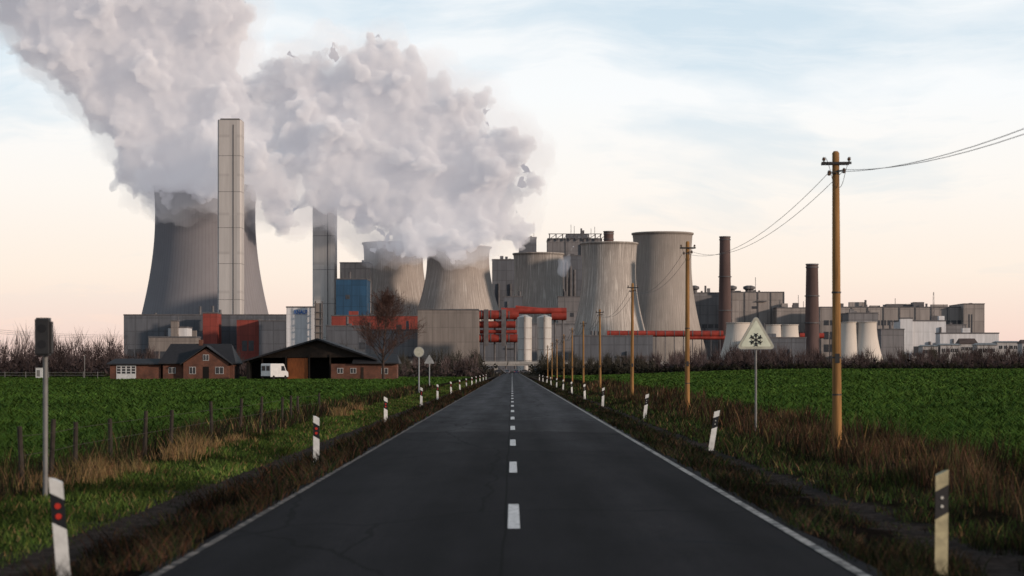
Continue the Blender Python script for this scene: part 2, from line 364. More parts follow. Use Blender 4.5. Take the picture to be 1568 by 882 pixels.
# ---------------------------------------------------------------- utility poles & wires
wood=simple('pole_wood',(.22,.115,.040),.8,.5,1.4,stretch=(7,7,.5),bd=.015); dark=simple('dark_metal',(.022,.022,.024),.5,.2,3); galv=simple('galvanised',(.14,.14,.14),.5,.25,4)
ins=simple('insulator',(.08,.05,.035),.3,.2,5)
PD=[45,83.5,122,166,205,243,283,325,367,410]; PX=7.0
tops=[]
for i,D in enumerate(PD):
    H=[6.42,6.85,6.75,6.5,6.45][min(i,4)]+(random.uniform(-.1,.1) if i>4 else 0)
    z0=float(ground_h(PX,D)); root=empty('utility_pole',(PX,D,z0)); mb=MB()
    n=16; segs=8
    pr=[(.105-.030*j/segs+random.uniform(-.002,.002),H*j/segs-.15*(j==0)) for j in range(segs+1)]
    mb.lathe(pr,n,0); mb.cyl((0,0,H),(0,0,H+.04),.075,.045,n,0)
    mb.obj('shaft',[wood],parent=root,smooth=False)
    mb=MB(); zc=H-.25
    mb.box(-.32,.32,-.13,-.09,zc,zc+.05,0); mb.box(-.30,.30,.09,.13,zc,zc+.05,0)
    for sx in(-.27,.27):
        mb.cyl((sx,-.11,zc+.05),(sx,-.11,zc+.1),.018,n=8,mi=0); mb.lathe([(.0,zc+.08),(.035,zc+.08),(.04,zc+.11),(.025,zc+.14),(.0,zc+.16)],10,1,(sx,-.11))
    for sx,zz in((-.16,-.45),(.16,-.40)):
        mb.cyl((0,-.09,H+zz),(sx,-.12,H+zz+.02),.015,n=8,mi=0); mb.lathe([(0,H+zz-.05),(.035,H+zz-.04),(.038,H+zz+.02),(.025,H+zz+.06),(0,H+zz+.07)],10,1,(sx,-.12))
    for zb in(2.0,1.2,3.4): mb.cyl((0,0,zb),(0,0,zb+.035),.101,n=14,mi=0) if i<2 else None
    mb.box(-.05,.05,-.112,-.098,1.9,2.1,0)
    mb.obj('crossarm',[dark,ins],parent=root)
    root.rotation_euler=(0,random.uniform(-.006,.006),random.uniform(-.1,.1))
    tops.append((PX,D,z0+H))
def wire(root,a,b,sag,r,n=24):
    cu=bpy.data.curves.new('wire','CURVE'); cu.dimensions='3D'; cu.bevel_depth=r; cu.bevel_resolution=1
    s=cu.splines.new('POLY'); s.points.add(n)
    a=Vector(a);b=Vector(b)
    for i in range(n+1):
        t=i/n; p=a.lerp(b,t); p.z-=4*sag*t*(1-t); s.points[i].co=(*p,1)
    cu.materials.append(dark); o=bpy.data.objects.new('wire',cu); COL.objects.link(o); o.parent=root
wr=empty('overhead_wires')
chain=[(7.3,4,6.3)]+tops
for i in range(len(chain)-1):
    a=chain[i];b=chain[i+1]; r=max(.006,a[1]*.00008)
    for dx,dz in((-.16,-.40),(.16,-.36)):
        wire(wr,(a[0]+dx,a[1],a[2]+dz),(b[0]+dx,b[1],b[2]+dz),1.0 if i==0 else .75,r)
for (x,y,z) in tops[:2]:
    for sx in(-1,1):
        wire(wr,(x+.16*sx,y-.13,z-.4),(x+.27*sx,y-.13,z-.1),-.02,.006,6)
        wire(wr,(x+.16*sx,y-.13,z-.4),(x+.02*sx,y-.13,z-.75),.1,.006,8)
# ---------------------------------------------------------------- signs
sface=simple('sign_face',(.50,.53,.44),.45,.15,4); sborder=simple('sign_border',(.33,.33,.28),.5,.2,6); sback=simple('sign_back',(.22,.23,.24),.5,.2,5)
def tri(r,rr,zc,n=5):
    pts=[]
    for k in range(3):
        a=math.pi/2+k*2*math.pi/3; cx=(r-rr)*math.cos(a); cz=zc+(r-rr)*math.sin(a)
        for j in range(n+1):
            t=a-math.pi/3+j*(2*math.pi/3)/n; pts.append((cx+rr*math.cos(t),cz+rr*math.sin(t)))
    return pts
D=57; x=X(1158,D); z0=float(ground_h(x,D)); root=empty('snow_warning_sign',(x,D,z0))
zc=Z(517,D)-z0
mb=MB(); mb.cyl((0,.03,-.2),(0,.03,zc+.35),.03,n=12); mb.obj('pole',[galv],parent=root,smooth=False)
mb=MB(); mb.prism(tri(.56,.08,zc),-.02,0,0); mb.prism(tri(.545,.07,zc),-.024,-.02,1); mb.prism(tri(.46,.03,zc),-.029,-.0245,2); mb.obj('plate',[sback,sborder,sface],parent=root)
mb=MB(); zz=zc-.06
for k in range(6):
    a=math.pi/6+k*math.pi/3; d=Vector((math.cos(a),0,math.sin(a))); q=Vector((-d.z,0,d.x)); o=Vector((0,-.034,zz))
    def bar(p,e,w):
        dd=(e-p).normalized(); s=Vector((-dd.z,0,dd.x))*w
        mb.add([p-s,p+s,e+s,e-s],[(0,1,2,3)],0)
    off=Vector((0,-.0006*k,0))
    bar(o+off,o+d*.17+off,.015)
    for t in(.08,.13):
        for sg in(-1,1): bar(o+d*t+off*2-Vector((0,.004,0)),o+d*(t+.045)+q*sg*.05+off*2-Vector((0,.004,0)),.012)
mb.obj('snowflake',[black],parent=root)
D=29; x=X(70,D); z0=float(ground_h(x,D)); root=empty('traffic_sign',(x,D,z0))
mb=MB(); mb.cyl((0,0,-.2),(0,0,2.36),.034,n=12); mb.obj('pole',[galv],parent=root)
mb=MB()
zt=Z(487,D)-z0; zb=Z(545,D)-z0; h=zt-zb
mb.box(-.09,.09,-.20,-.035,zb,zt,0); mb.box(-.10,.10,-.22,-.20,zb+.02,zt-.02,0); mb.box(-.03,.03,-.035,.05,zb+.1,zb+.14,0); mb.box(-.03,.03,-.035,.05,zt-.14,zt-.1,0); mb.box(.09,.125,-.16,-.06,zb+.03,zt-.05,0)
mb.obj('panel',[dark],parent=root,bevel=.02)
mb=MB(); mb.cyl((0,-.225,zb+h*.72),(0,-.215,zb+h*.72),.06,n=16); mb.cyl((0,-.225,zb+h*.3),(0,-.215,zb+h*.3),.06,n=16); mb.obj('lens',[black],parent=root)
D=150; x=X(642,D); z0=float(ground_h(x,D)); root=empty('round_traffic_sign',(x,D,z0)); zc=Z(539,D)-z0
mb=MB(); mb.cyl((0,.04,-.2),(0,.04,zc),.05,n=10); mb.cyl((0,0,zc),(0,-.03,zc),.38,n=28); mb.cyl((0,-.03,zc),(0,-.036,zc),.34,n=28,mi=1); mb.obj('plate',[sback,sborder],parent=root)
D=185; x=X(658,D); z0=float(ground_h(x,D)); root=empty('warning_sign',(x,D,z0)); zc=Z(552,D)-z0
mb=MB(); mb.cyl((0,.04,-.2),(0,.04,zc),.05,n=10); mb.prism(tri(.5,.05,zc),-.03,0,0); mb.obj('plate',[sback],parent=root)
# ---------------------------------------------------------------- wooden fence
fw=simple('fence_wood',(.03,.024,.02),.9,.4,6)
mb=MB()
fp=[(px,7.6*F/(784-px)) for px in (35,78,115,170,222,262,325,368,400,432,446,458,490)]
prev=None
for i,(px,D) in enumerate(fp):
    x=X(px,D); z=float(ground_h(x,D)); a=random.uniform(-.05,.05); hh=random.uniform(.8,1.0)
    mb.cyl((x,D,z-.1),(x+a,D,z+hh),.045,.04,8)
    cur=[(x+a*.5,D,z+.45),(x+a*.9,D,z+.75)]
    if prev:
        for p,q in zip(prev,cur): mb.cyl(p,q,.005,n=4)
    prev=cur
mb.obj('wooden_fence',[fw])
# ---------------------------------------------------------------- bare trees
bark=simple('bark',(.05,.033,.028),.9,.3,2); twig=simple('twigs',(.085,.047,.038),.9,.3,2)
def tree(name,px,D,H,halfw,seed=1,rmin=.022):
    """oval bare crown: leader with ascending limbs from low on the trunk"""
    rd=random.Random(seed); mb=MB()
    def br(p,d,l,r,lv):
        n=4 if lv>1 else 2; q=p; dd=d.copy()
        for i in range(n):
            dd=(dd+Vector((rd.gauss(0,.10),rd.gauss(0,.10),rd.gauss(.09,.06)))).normalized()
            e=q+dd*l/n; r2=max(r*.8,rmin*.6); mb.cyl(q,e,r,r2,5 if lv>2 else 3,0 if lv>2 else 1,False)
            if lv>0 and (i>0 or lv<3):
                for _ in range(2):
                    a=rd.uniform(0,2*math.pi); t=rd.uniform(.4,.85); o=dd.orthogonal().normalized(); s=(Matrix.Rotation(a,3,dd)@o)
                    nd=(dd*(1-t*.45)+s*t*.85+Vector((0,0,.10))).normalized()
                    br(e,nd,l*rd.uniform(.38,.58),max(r2*.55,rmin),lv-1)
            q=e; r=r2
    segs=13; p=Vector((0,0,-.1)); d=Vector((0,0,1)); r=H*.017; ga=0
    for i in range(segs):
        d=(d+Vector((rd.gauss(0,.05),rd.gauss(0,.05),.2))).normalized(); e=p+d*(H*.9/segs); r2=max(r*.87,rmin)
        mb.cyl(p,e,r,r2,8,0,False); t=(i+1)/segs
        if t>.17:
            for _ in range(3):
                ga+=2.4; el=.55+.75*t+rd.gauss(0,.1); prof=math.sin(math.pi*min(1,(t*.80+.17)))**.6
                nd=Vector((math.cos(ga)*math.cos(el),math.sin(ga)*math.cos(el),math.sin(el)))
                br(e,nd,halfw*(.95)*prof*rd.uniform(.75,1.15),max(r2*.5,rmin*1.5),3)
        p=e; r=r2
    br(p,d,H*.12,r,3)
    A=np.array(mb.v); k=H/A[:,2].max(); kx=halfw/np.percentile(np.abs(A[:,0]),98.5)
    mb.v=[(v[0]*kx,v[1]*kx,v[2]*k) for v in A.tolist()]
    return mb.obj(name,[bark,twig],(X(px,D),D,float(ground_h(X(px,D),D))))
tree('bare_tree',588,352,Z(437,352),W(46,352),seed=5)
cm=simple('conifer',(.014,.024,.011),.9,.4,3)
D=520; mb=MB(); rd=random.Random(2)
mb.cyl((0,0,-.2),(0,0,5),.12,.03,6)
for i in range(900):
    t=rd.random()**1.4; z=.3+t*4.8; r=(1-t)*1.25*rd.uniform(.3,1)+.08; a=rd.uniform(0,6.283); p=Vector((r*math.cos(a),r*math.sin(a),z)); s=.22
    mb.add([p+Vector((rd.gauss(0,s),rd.gauss(0,s),rd.gauss(0,s))) for _ in range(3)],[(0,1,2)])
mb.obj('conifer_tree',[cm],(X(724,D),D,0))
def belt(name,specs,seed):
    r=np.random.default_rng(seed); T=[];C=[]
    for (px0,px1,D0,D1,ytop,n,col,dens) in specs:
        for _ in range(n):
            px=r.uniform(px0,px1); D=r.uniform(D0,D1); x=X(px,D)
            hv=.75+.6*mn.noise(Vector((x*.018,D*.01,seed)))
            H=max(1.5,(Z(ytop,D))*r.uniform(.55,1.15)*hv*1.15); z0=float(ground_h(x,D)) if D<600 else 0
            H=H-z0
            k=int(dens*r.uniform(.7,1.3))
            hz=z0+H*r.uniform(.08,.6,k); a=r.uniform(0,6.283,k); el=r.uniform(.5,1.4,k); ln=H*r.uniform(.18,.42,k)
            b=np.stack([x+r.normal(0,H*.06,k),D+r.normal(0,H*.06,k),hz],1)
            d=np.stack([np.cos(a)*np.cos(el),np.sin(a)*np.cos(el),np.sin(el)],1)*ln[:,None]
            s=np.stack([np.cos(a+1.57),np.sin(a+1.57)*0.3,np.zeros(k)],1)*(r.uniform(.04,.12,k)*D/600)[:,None]
            T.append(np.stack([b-s,b+s,b+d],1)); kk=r.uniform(.55,1.6); C.append(np.tile(np.array(col)*kk,(k,1))*r.uniform(.7,1.3,(k,1)))
            tw=.12*D/600; T.append(np.array([[[x-tw,D,z0-.5],[x+tw,D,z0-.5],[x,D,z0+H*.85]]])); C.append(np.array([col])*.8)
            k=int(dens*.8); p=np.stack([x+r.normal(0,H*.35,k),D+r.normal(0,2,k),z0+H*.38*r.uniform(0,1,k)**1.3],1)
            q=r.normal(0,.42*D/600,(k,3,3)); T.append(p[:,None]+q); C.append(np.tile(np.array(col)*.7,(k,1))*r.uniform(.5,1.3,(k,1)))
    soup(name,np.concatenate(T),np.concatenate(C),vm)
c1=(.048,.036,.036); c2=(.037,.034,.028); c3=(.064,.048,.047)
belt('distant_trees',[(-120,200,480,620,512,100,c1,90),(160,400,470,600,516,75,c1,90),(380,740,480,640,524,115,c2,85),(600,735,470,560,516,32,c3,80),
  (828,1000,540,680,522,90,c2,85),(1000,1600,560,700,527,230,c1,85),(930,1250,600,700,516,70,c3,80),(1250,1700,620,700,526,100,c2,80),(-100,190,600,700,502,55,c3,85),(120,330,480,560,510,28,c3,80)],4)
belt('hedge',[(830,1700,524,536,546,260,(.020,.019,.014),80),(-80,165,440,470,563,55,(.020,.021,.013),50)],9)
# ---------------------------------------------------------------- farm
m,nt,b=newmat('brick'); co=objco(nt); bt=N(nt,'ShaderNodeTexBrick'); bt.inputs['Scale'].default_value=2.2
mpb=N(nt,'ShaderNodeMapping'); mpb.inputs['Rotation'].default_value=(math.pi/2,0,0); nt.links.new(co,mpb.inputs[0]); nt.links.new(mpb.outputs[0],bt.inputs[0])
bt.inputs['Color1'].default_value=(.115,.040,.022,1); bt.inputs['Color2'].default_value=(.080,.029,.018,1); bt.inputs['Mortar'].default_value=(.08,.06,.05,1); bt.inputs['Mortar Size'].default_value=.012
nt.links.new(mixc(nt,1.0,bt.outputs[0],ramp(nt,noise(nt,co,.8),[(.3,.55),(.7,1.25)]),'MULTIPLY'),b.inputs['Base Color']); b.inputs['Roughness'].default_value=.9
brick=m
tile=simple('roof_tiles',(.020,.020,.024),.7,.4,2,stretch=(1,4,4)); winw=simple('white_frame',(.45,.46,.47),.5,.15,3); orange=simple('timber_door',(.24,.072,.022),.7,.35,2,stretch=(5,5,.5))
glass,nt,b=newmat('window_glass'); b.inputs['Base Color'].default_value=(.02,.025,.03,1); b.inputs['Roughness'].default_value=.08
void=simple('dark_interior',(.006,.005,.005),.95,.2,1); vanw=simple('van_paint',(.50,.51,.53),.35,.1,2); tyre=simple('tyre',(.012,.012,.012),.8,.2,5)
def window(mb,cx,y,z0,w,h,fm,gm,cross=True):
    mb.box(cx-w/2-.06,cx+w/2+.06,y-.06,y+.05,z0-.06,z0+h+.06,fm); mb.box(cx-w/2,cx+w/2,y-.075,y-.061,z0,z0+h,gm)
    if cross: mb.box(cx-.03,cx+.03,y-.09,y-.076,z0,z0+h,fm)
D=360
x0=X(250,D);x1=X(358,D); root=empty('brick_house',(0,0,0)); yc=D
ez=Z(556,D); rz=Z(526,D)
mb=MB(); mb.box(x0,x1,yc,yc+8,-.3,ez,0)
gx0=X(283,D);gx1=X(352,D);gm_=(gx0+gx1)/2
mb.prism([(gx0,-.3),(gx1,-.3),(gx1,ez),(gm_,Z(531,D)-.3),(gx0,ez)],yc-1.2,yc+3,0)
mb.obj('walls',[brick],parent=root)
mb=MB()
def roof_x(xa,xb,ya,yb,ze,zr,hip,mi=0,t=.18):
    ym=(ya+yb)/2
    mb.add([(xa,ya,ze),(xb,ya,ze),(xb-hip,ym,zr),(xa+hip,ym,zr),(xa,yb,ze),(xb,yb,ze)],[(0,1,2,3),(4,3,2,5),(0,3,4),(1,5,2)],mi)
    mb.add([(xa,ya,ze-t),(xb,ya,ze-t),(xb,yb,ze-t),(xa,yb,ze-t),(xa,ya,ze),(xb,ya,ze),(xb,yb,ze),(xa,yb,ze)],[(0,1,5,4),(1,2,6,5),(2,3,7,6),(3,0,4,7),(0,3,2,1)],mi)
roof_x(x0-.7,x1+.5,yc-.7,yc+8.7,ez+.02,rz,1.4)
def gable_y(xa,xb,ya,yb,ze,zr,t=.16,mi=0):
    xm=(xa+xb)/2
    for (xe) in (xa,xb):
        mb.add([(xe,ya,ze),(xm,ya,zr),(xm,yb,zr),(xe,yb,ze),(xe,ya,ze-t),(xm,ya,zr-t),(xm,yb,zr-t),(xe,yb,ze-t)],[(0,1,2,3),(4,7,6,5),(0,4,5,1),(2,6,7,3),(0,3,7,4)],mi)
gable_y(gx0-.5,gx1+.7,yc-1.7,yc+4,ez-.15,Z(529,D))
mb.box(X(300,D),X(306,D),yc+3.6,yc+4.4,rz-.6,rz+.7,1)
mb.obj('roof',[tile,brick],parent=root)
mb=MB(); window(mb,X(264,D),yc,1.0,1.1,.9,0,1); window(mb,X(297,D),yc-1.2,.9,1.0,1.1,0,1); window(mb,X(338,D),yc-1.2,.9,1.3,1.1,0,1); window(mb,gm_,yc-1.2,3.2,.9,.9,0,1)
mb.box(X(313,D),X(322,D),yc-1.26,yc-1.19,0,2.1,2)
mb.obj('windows_and_door',[winw,glass,void],parent=root)
root=empty('garage'); x0=X(168,D);x1=X(246,D)
mb=MB(); mb.box(x0,x1,yc+.5,yc+7,-.3,2.6,0); mb.obj('walls',[brick],parent=root)
mb=MB(); roof_x(x0-.5,x1+.3,yc-.1,yc+7.5,2.62,3.5,.8); mb.obj('roof',[tile],parent=root)
mb=MB(); xa=X(178,D);xb=X(208,D); mb.box(xa,xb,yc+.42,yc+.55,-.1,2.35,0)
for i in range(4):
    for j in range(3):
        ww=(xb-xa)/4; mb.box(xa+ww*i+.12,xa+ww*(i+1)-.12,yc+.39,yc+.415,.9+j*.45,1.25+j*.45,1)
mb.obj('door',[winw,glass],parent=root)
root=empty('barn'); xa=X(378,D);xb=X(572,D);xm=X(487,D); ze=Z(551,D);zr=Z(518,D)
mb=MB()
mb.add([(xa-.7,yc-1,ze-.15),(xm,yc-1,zr),(xm,yc+16,zr),(xa-.7,yc+16,ze-.15),(xa-.7,yc-1,ze-.45),(xm,yc-1,zr-.3),(xm,yc+16,zr-.3),(xa-.7,yc+16,ze-.45)],[(0,1,2,3),(4,7,6,5),(0,4,5,1),(0,3,7,4)],0)
mb.add([(xb+.7,yc-1,ze+.2),(xm,yc-1,zr),(xm,yc+16,zr),(xb+.7,yc+16,ze+.2),(xb+.7,yc-1,ze-.1),(xm,yc-1,zr-.3),(xm,yc+16,zr-.3),(xb+.7,yc+16,ze-.1)],[(3,2,1,0),(5,6,7,4),(1,5,4,0),(4,7,3,0)],0)
xr=X(612,D)
mb.add([(xb-3.5,yc-1.6,ze-.45),(xr,yc-1.6,ze-.5),(xr-.6,yc+4,ze+1.0),(xb-3.5,yc+4,ze+1.0),(xb-3.5,yc-1.6,ze-.65),(xr,yc-1.6,ze-.7),(xr,yc+8,ze-.6)],[(0,1,2,3),(4,5,1,0),(1,5,6,2)],0)
mb.obj('roof',[tile],parent=root)
mb=MB()
mb.prism([(xa,-.3),(xb,-.3),(xb,ze-.15),(xm,zr-.4),(xa,ze-.5)],yc+5,yc+5.3,1)
mb.prism([(xa+2,ze+.35),(xb-1,ze+.45),(xm,zr-.35)],yc+.4,yc+.6,3)
mb.box(X(440,D),X(471,D),yc+.6,yc+.8,-.2,ze+.3,2)
mb.box(X(508,D),xr-.4,yc-.8,yc+4,-.3,ze-.7,0)
mb.box(xa,xa+.4,yc,yc+15,-.3,ze-.5,1)
for px in(380,402,438,474,506): mb.box(X(px,D)-.12,X(px,D)+.12,yc+.1,yc+.35,-.2,ze-.1+.012*(110-abs(px-487)),3)
mb.box(X(556,D)-.2,X(556,D)+.2,yc-.9,yc-.81,0,2.0,3)
mb.obj('walls',[brick,void,orange,simple('dark_timber',(.02,.014,.011),.8,.3,3)],parent=root)
mb=MB(); window(mb,X(522,D),yc-.8,1.0,.9,.8,0,1); window(mb,X(542,D),yc-.8,1.0,.9,.8,0,1); window(mb,X(590,D),yc-.8,.9,1.0,.9,0,1); mb.obj('windows',[winw,glass],parent=root)
D2=352; root=empty('white_van',(X(421,D2),D2,0),math.radians(62)); root.location.z=float(ground_h(X(421,D2),D2))
def side(poly,y0,y1,mats,name,bev=.04):
    mb=MB(); mb.prism(poly,y0,y1,0); return mb.obj(name,mats,parent=root,bevel=bev)
side([(-2.6,.45),(-2.6,2.55),(-2.45,2.7),(1.2,2.7),(1.45,2.55),(2.05,1.55),(2.6,1.3),(2.7,.9),(2.7,.45)],-.98,.98,[vanw],'body')
mb=MB(); mb.prism([(.55,1.5),(.55,2.3),(1.35,2.3),(1.8,1.5)],-1.0,1.0,0); mb.add([(1.50,-.82,2.45),(1.50,.82,2.45),(2.06,.88,1.60),(2.06,-.88,1.60)],[(0,1,2,3)],0); mb.box(-2.62,-2.605,-.8,-.1,1.5,2.3,0); mb.box(-2.62,-2.605,.1,.8,1.5,2.3,0); mb.obj('windows',[glass],parent=root)
mb=MB()
for wx in(-1.7,1.75):
    for wy in(-.95,.78): mb.cyl((wx,wy-.05,.36),(wx,wy+.2,.36),.36,n=18)
mb.box(2.705,2.76,-.9,.9,.4,.65,0); mb.box(-2.68,-2.605,-.95,.95,.42,.62,0); mb.obj('wheels',[tyre],parent=root)
mb=MB(); D=400
for px in (8,40,75,128,150): x=X(px,D); mb.cyl((x,D,-.2),(x,D,1.2),.06,n=6)
for zz in(.5,1.0): mb.cyl((X(-60,D),D,zz),(X(160,D),D,zz),.03,n=5)
mb.cyl((X(130,D),D,-.2),(X(130,D),D,4.3),.08,n=6)
mb.obj('field_fence',[galv])
mb=MB(); D=390; x=X(60,D); mb.box(x-.6,x+.6,D,D+.9,-.1,1.9,0); mb.box(x-.7,x+.7,D-.1,D+1,1.9,2.0,1); mb.box(x-.4,x+.2,D-.02,D-.003,.3,1.5,1); mb.obj('utility_cabinet',[winw,galv])
# ---------------------------------------------------------------- overpass and cars
conc=simple('bridge_concrete',(.26,.25,.24),.8,.25,.4)
D=900; mb=MB(); xa=X(728,D);xb=X(840,D)
mb.box(xa-60,xb+60,D,D+9,Z(560,D),Z(555.5,D),0); mb.box(xa-60,xb+60,D-.3,D-.01,Z(557.5,D),Z(553.5,D),0)
for px in(737,760,812,834): mb.box(X(px,D)-.7,X(px,D)+.7,D+2,D+7,-.5,Z(560,D),0)
for i in range(60): x=xa-30+i*(xb-xa+60)/60; mb.box(x-.05,x+.05,D+.1,D+.2,Z(555.5,D),Z(552,D),1)
mb.box(xa-30,xb+30,D+.08,D+.22,Z(552,D),Z(551.6,D),1)
for a,bb in((xa-60,X(735,D)),(X(836,D),xb+60)): mb.box(a,bb,D+1,D+8,-1,Z(560,D)-.02,2)
mb.obj('overpass_bridge',[conc,galv,simple('embankment',(.04,.04,.025),.9,.3,.5)])
def car(x,y,colr,facing):
    root=empty('parked_car' if abs(x)>3 else 'car',(x,y,0),math.pi/2*facing)
    p=simple('car_paint',colr,.3,.05,1)
    mb=MB(); mb.prism([(-2.1,.3),(-2.15,.8),(-1.9,.95),(-1.3,.98),(1.0,.95),(2.0,.8),(2.15,.55),(2.1,.3)],-.86,.86,0); mb.prism([(-1.75,.96),(-1.1,1.42),(.35,1.44),(1.1,.96)],-.74,.74,0); mb.obj('body',[p],parent=root,bevel=.05)
    mb=MB(); mb.add([(.46,-.64,1.38),(.46,.64,1.38),(1.09,.70,1.0),(1.09,-.70,1.0)],[(0,1,2,3)],0); mb.add([(-1.19,-.62,1.38),(-1.19,.62,1.38),(-1.73,.68,1.02),(-1.73,-.68,1.02)],[(3,2,1,0)],0); mb.prism([(-1.4,1.0),(-1.0,1.36),(.3,1.38),(.85,1.0)],-.752,.752,0); mb.obj('windows',[glass],parent=root)
    mb=MB()
    for wx in(-1.3,1.35):
        for wy in(-.87,.65): mb.cyl((wx,wy,.32),(wx,wy+.22,.32),.32,n=14)
    mb.obj('wheels',[tyre],parent=root)
    mb=MB()
    for wy in(-.6,.6): mb.cyl((2.1,wy,.62),(2.17,wy,.62),.1,n=10,mi=0); mb.box(-2.2,-2.12,wy-.14,wy+.14,.68,.82,1)
    mb.obj('lamps',[winw,red],parent=root)
car(-1.6,700,(.05,.05,.06),-1); car(1.6,760,(.02,.03,.06),1); car(-1.6,780,(.12,.02,.02),-1); car(-5.2,820,(.03,.03,.035),0); car(5.2,820,(.06,.06,.07),0)
mb=MB(); mb.add([(-30,815,-.012),(-3.2,815,-.012),(-3.2,825,-.012),(-30,825,-.012)],[(0,1,2,3)]); mb.add([(3.2,815,-.012),(30,815,-.012),(30,825,-.012),(3.2,825,-.012)],[(0,1,2,3)]); mb.obj('side_road',[asphalt])
# ---------------------------------------------------------------- power plant
def ctower(name,cx,D,yt,ht,hw,yw,hb,yb,mat,n=120,legs=True):
    s=D/F; zt=Z(yt,D); zw=Z(yw,D); zb=Z(yb,D); rt,rw,rb=ht*s,hw*s,hb*s
    cu=(zt-zw)/math.sqrt(max((rt/rw)**2-1,1e-4)); cl=(zw-zb)/math.sqrt(max((rb/rw)**2-1,1e-4))
    prof=[];z0=zt*.06
    for i in range(33):
        z=z0+(zt-z0)*i/32; c=cu if z>zw else cl; prof.append((rw*math.sqrt(1+((z-zw)/c)**2),z))
    rr=prof[-1][0]; th=.008*zt
    prof[-1]=(rr,zt-th*1.6); prof+=[(rr+th*.9,zt-th*1.5),(rr+th*.9,zt),(rr-th*.6,zt)]
    for i in range(12):
        z=zt-(zt*.5)*i/11-th; c=cu if z>zw else cl; prof.append((rw*math.sqrt(1+((z-zw)/c)**2)-th*.8,z))
    mb=MB(); mb.lathe(prof,n,0)
    if legs:
        r0=prof[0][0]; k=36
        for i in range(k):
            for d in(-.5,.5):
                a=2*math.pi*i/k; b2=a+d*2*math.pi/k; mb.cyl((r0*math.cos(a),r0*math.sin(a),z0),(r0*1.04*math.cos(b2),r0*1.04*math.sin(b2),-1),.5*zt/100,n=5)
    return mb.obj(name,[mat],(X(cx,D),D,0),smooth=True)
tm_big=tower_mat('tower_concrete_big',(.185,.180,.195),(.168,.163,.176),(.21,.205,.22),.22,.15,172,1.1)
tm1=tower_mat('tower_concrete_a',(.31,.275,.25),(.24,.212,.195),(.44,.41,.385),.75,.3,100)
tm2=tower_mat('tower_concrete_b',(.32,.29,.268),(.25,.228,.212),(.56,.52,.485),.9,.2,100)
tm3=tower_mat('tower_concrete_c',(.28,.248,.228),(.23,.208,.19),(.36,.33,.305),.6,.15,115)
tms=tower_mat('tower_concrete_small',(.52,.475,.43),(.44,.40,.365),(.6,.56,.51),.4,.1,30)
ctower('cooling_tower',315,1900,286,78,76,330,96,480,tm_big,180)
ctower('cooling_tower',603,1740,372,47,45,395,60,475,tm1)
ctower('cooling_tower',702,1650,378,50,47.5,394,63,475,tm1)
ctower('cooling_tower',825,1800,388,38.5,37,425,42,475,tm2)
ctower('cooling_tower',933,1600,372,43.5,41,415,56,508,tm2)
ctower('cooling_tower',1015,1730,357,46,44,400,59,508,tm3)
for cx,h,yt in((1131,21,494),(1186,15,497),(1208,17,497),(1300,14,493),(1328,17,493)):
    ctower('small_cooling_tower',cx,1350,yt,h*.88,h*.86,yt+3,h*1.05,525,tms,48)
greyD=panel('cladding_dark',(.090,.096,.112),8,9); grey=panel('cladding_grey',(.155,.15,.158),7,8); greyL=panel('cladding_light',(.235,.21,.20),8,10); blueD=panel('cladding_blue',(.018,.060,.120),6,8)  # plant tones lifted: air haze is put into the cladding colours
beige=panel('cladding_beige',(.175,.152,.14),5,9,.12,.85); white_c=panel('cladding_white',(.52,.52,.54),6,9,.08,.9); redm=simple('red_duct',(.23,.032,.022),.6,.4,.2); redd=panel('cladding_red',(.20,.038,.028),5,6)
brown=simple('stack_brick',(.088,.058,.055),.85,.3,.1,stretch=(1,1,.2)); steel=simple('steelwork',(.090,.087,.093),.6,.3,.3); winD=simple('window_band',(.042,.046,.055),.3,.3,.5)
rd=random.Random(11)
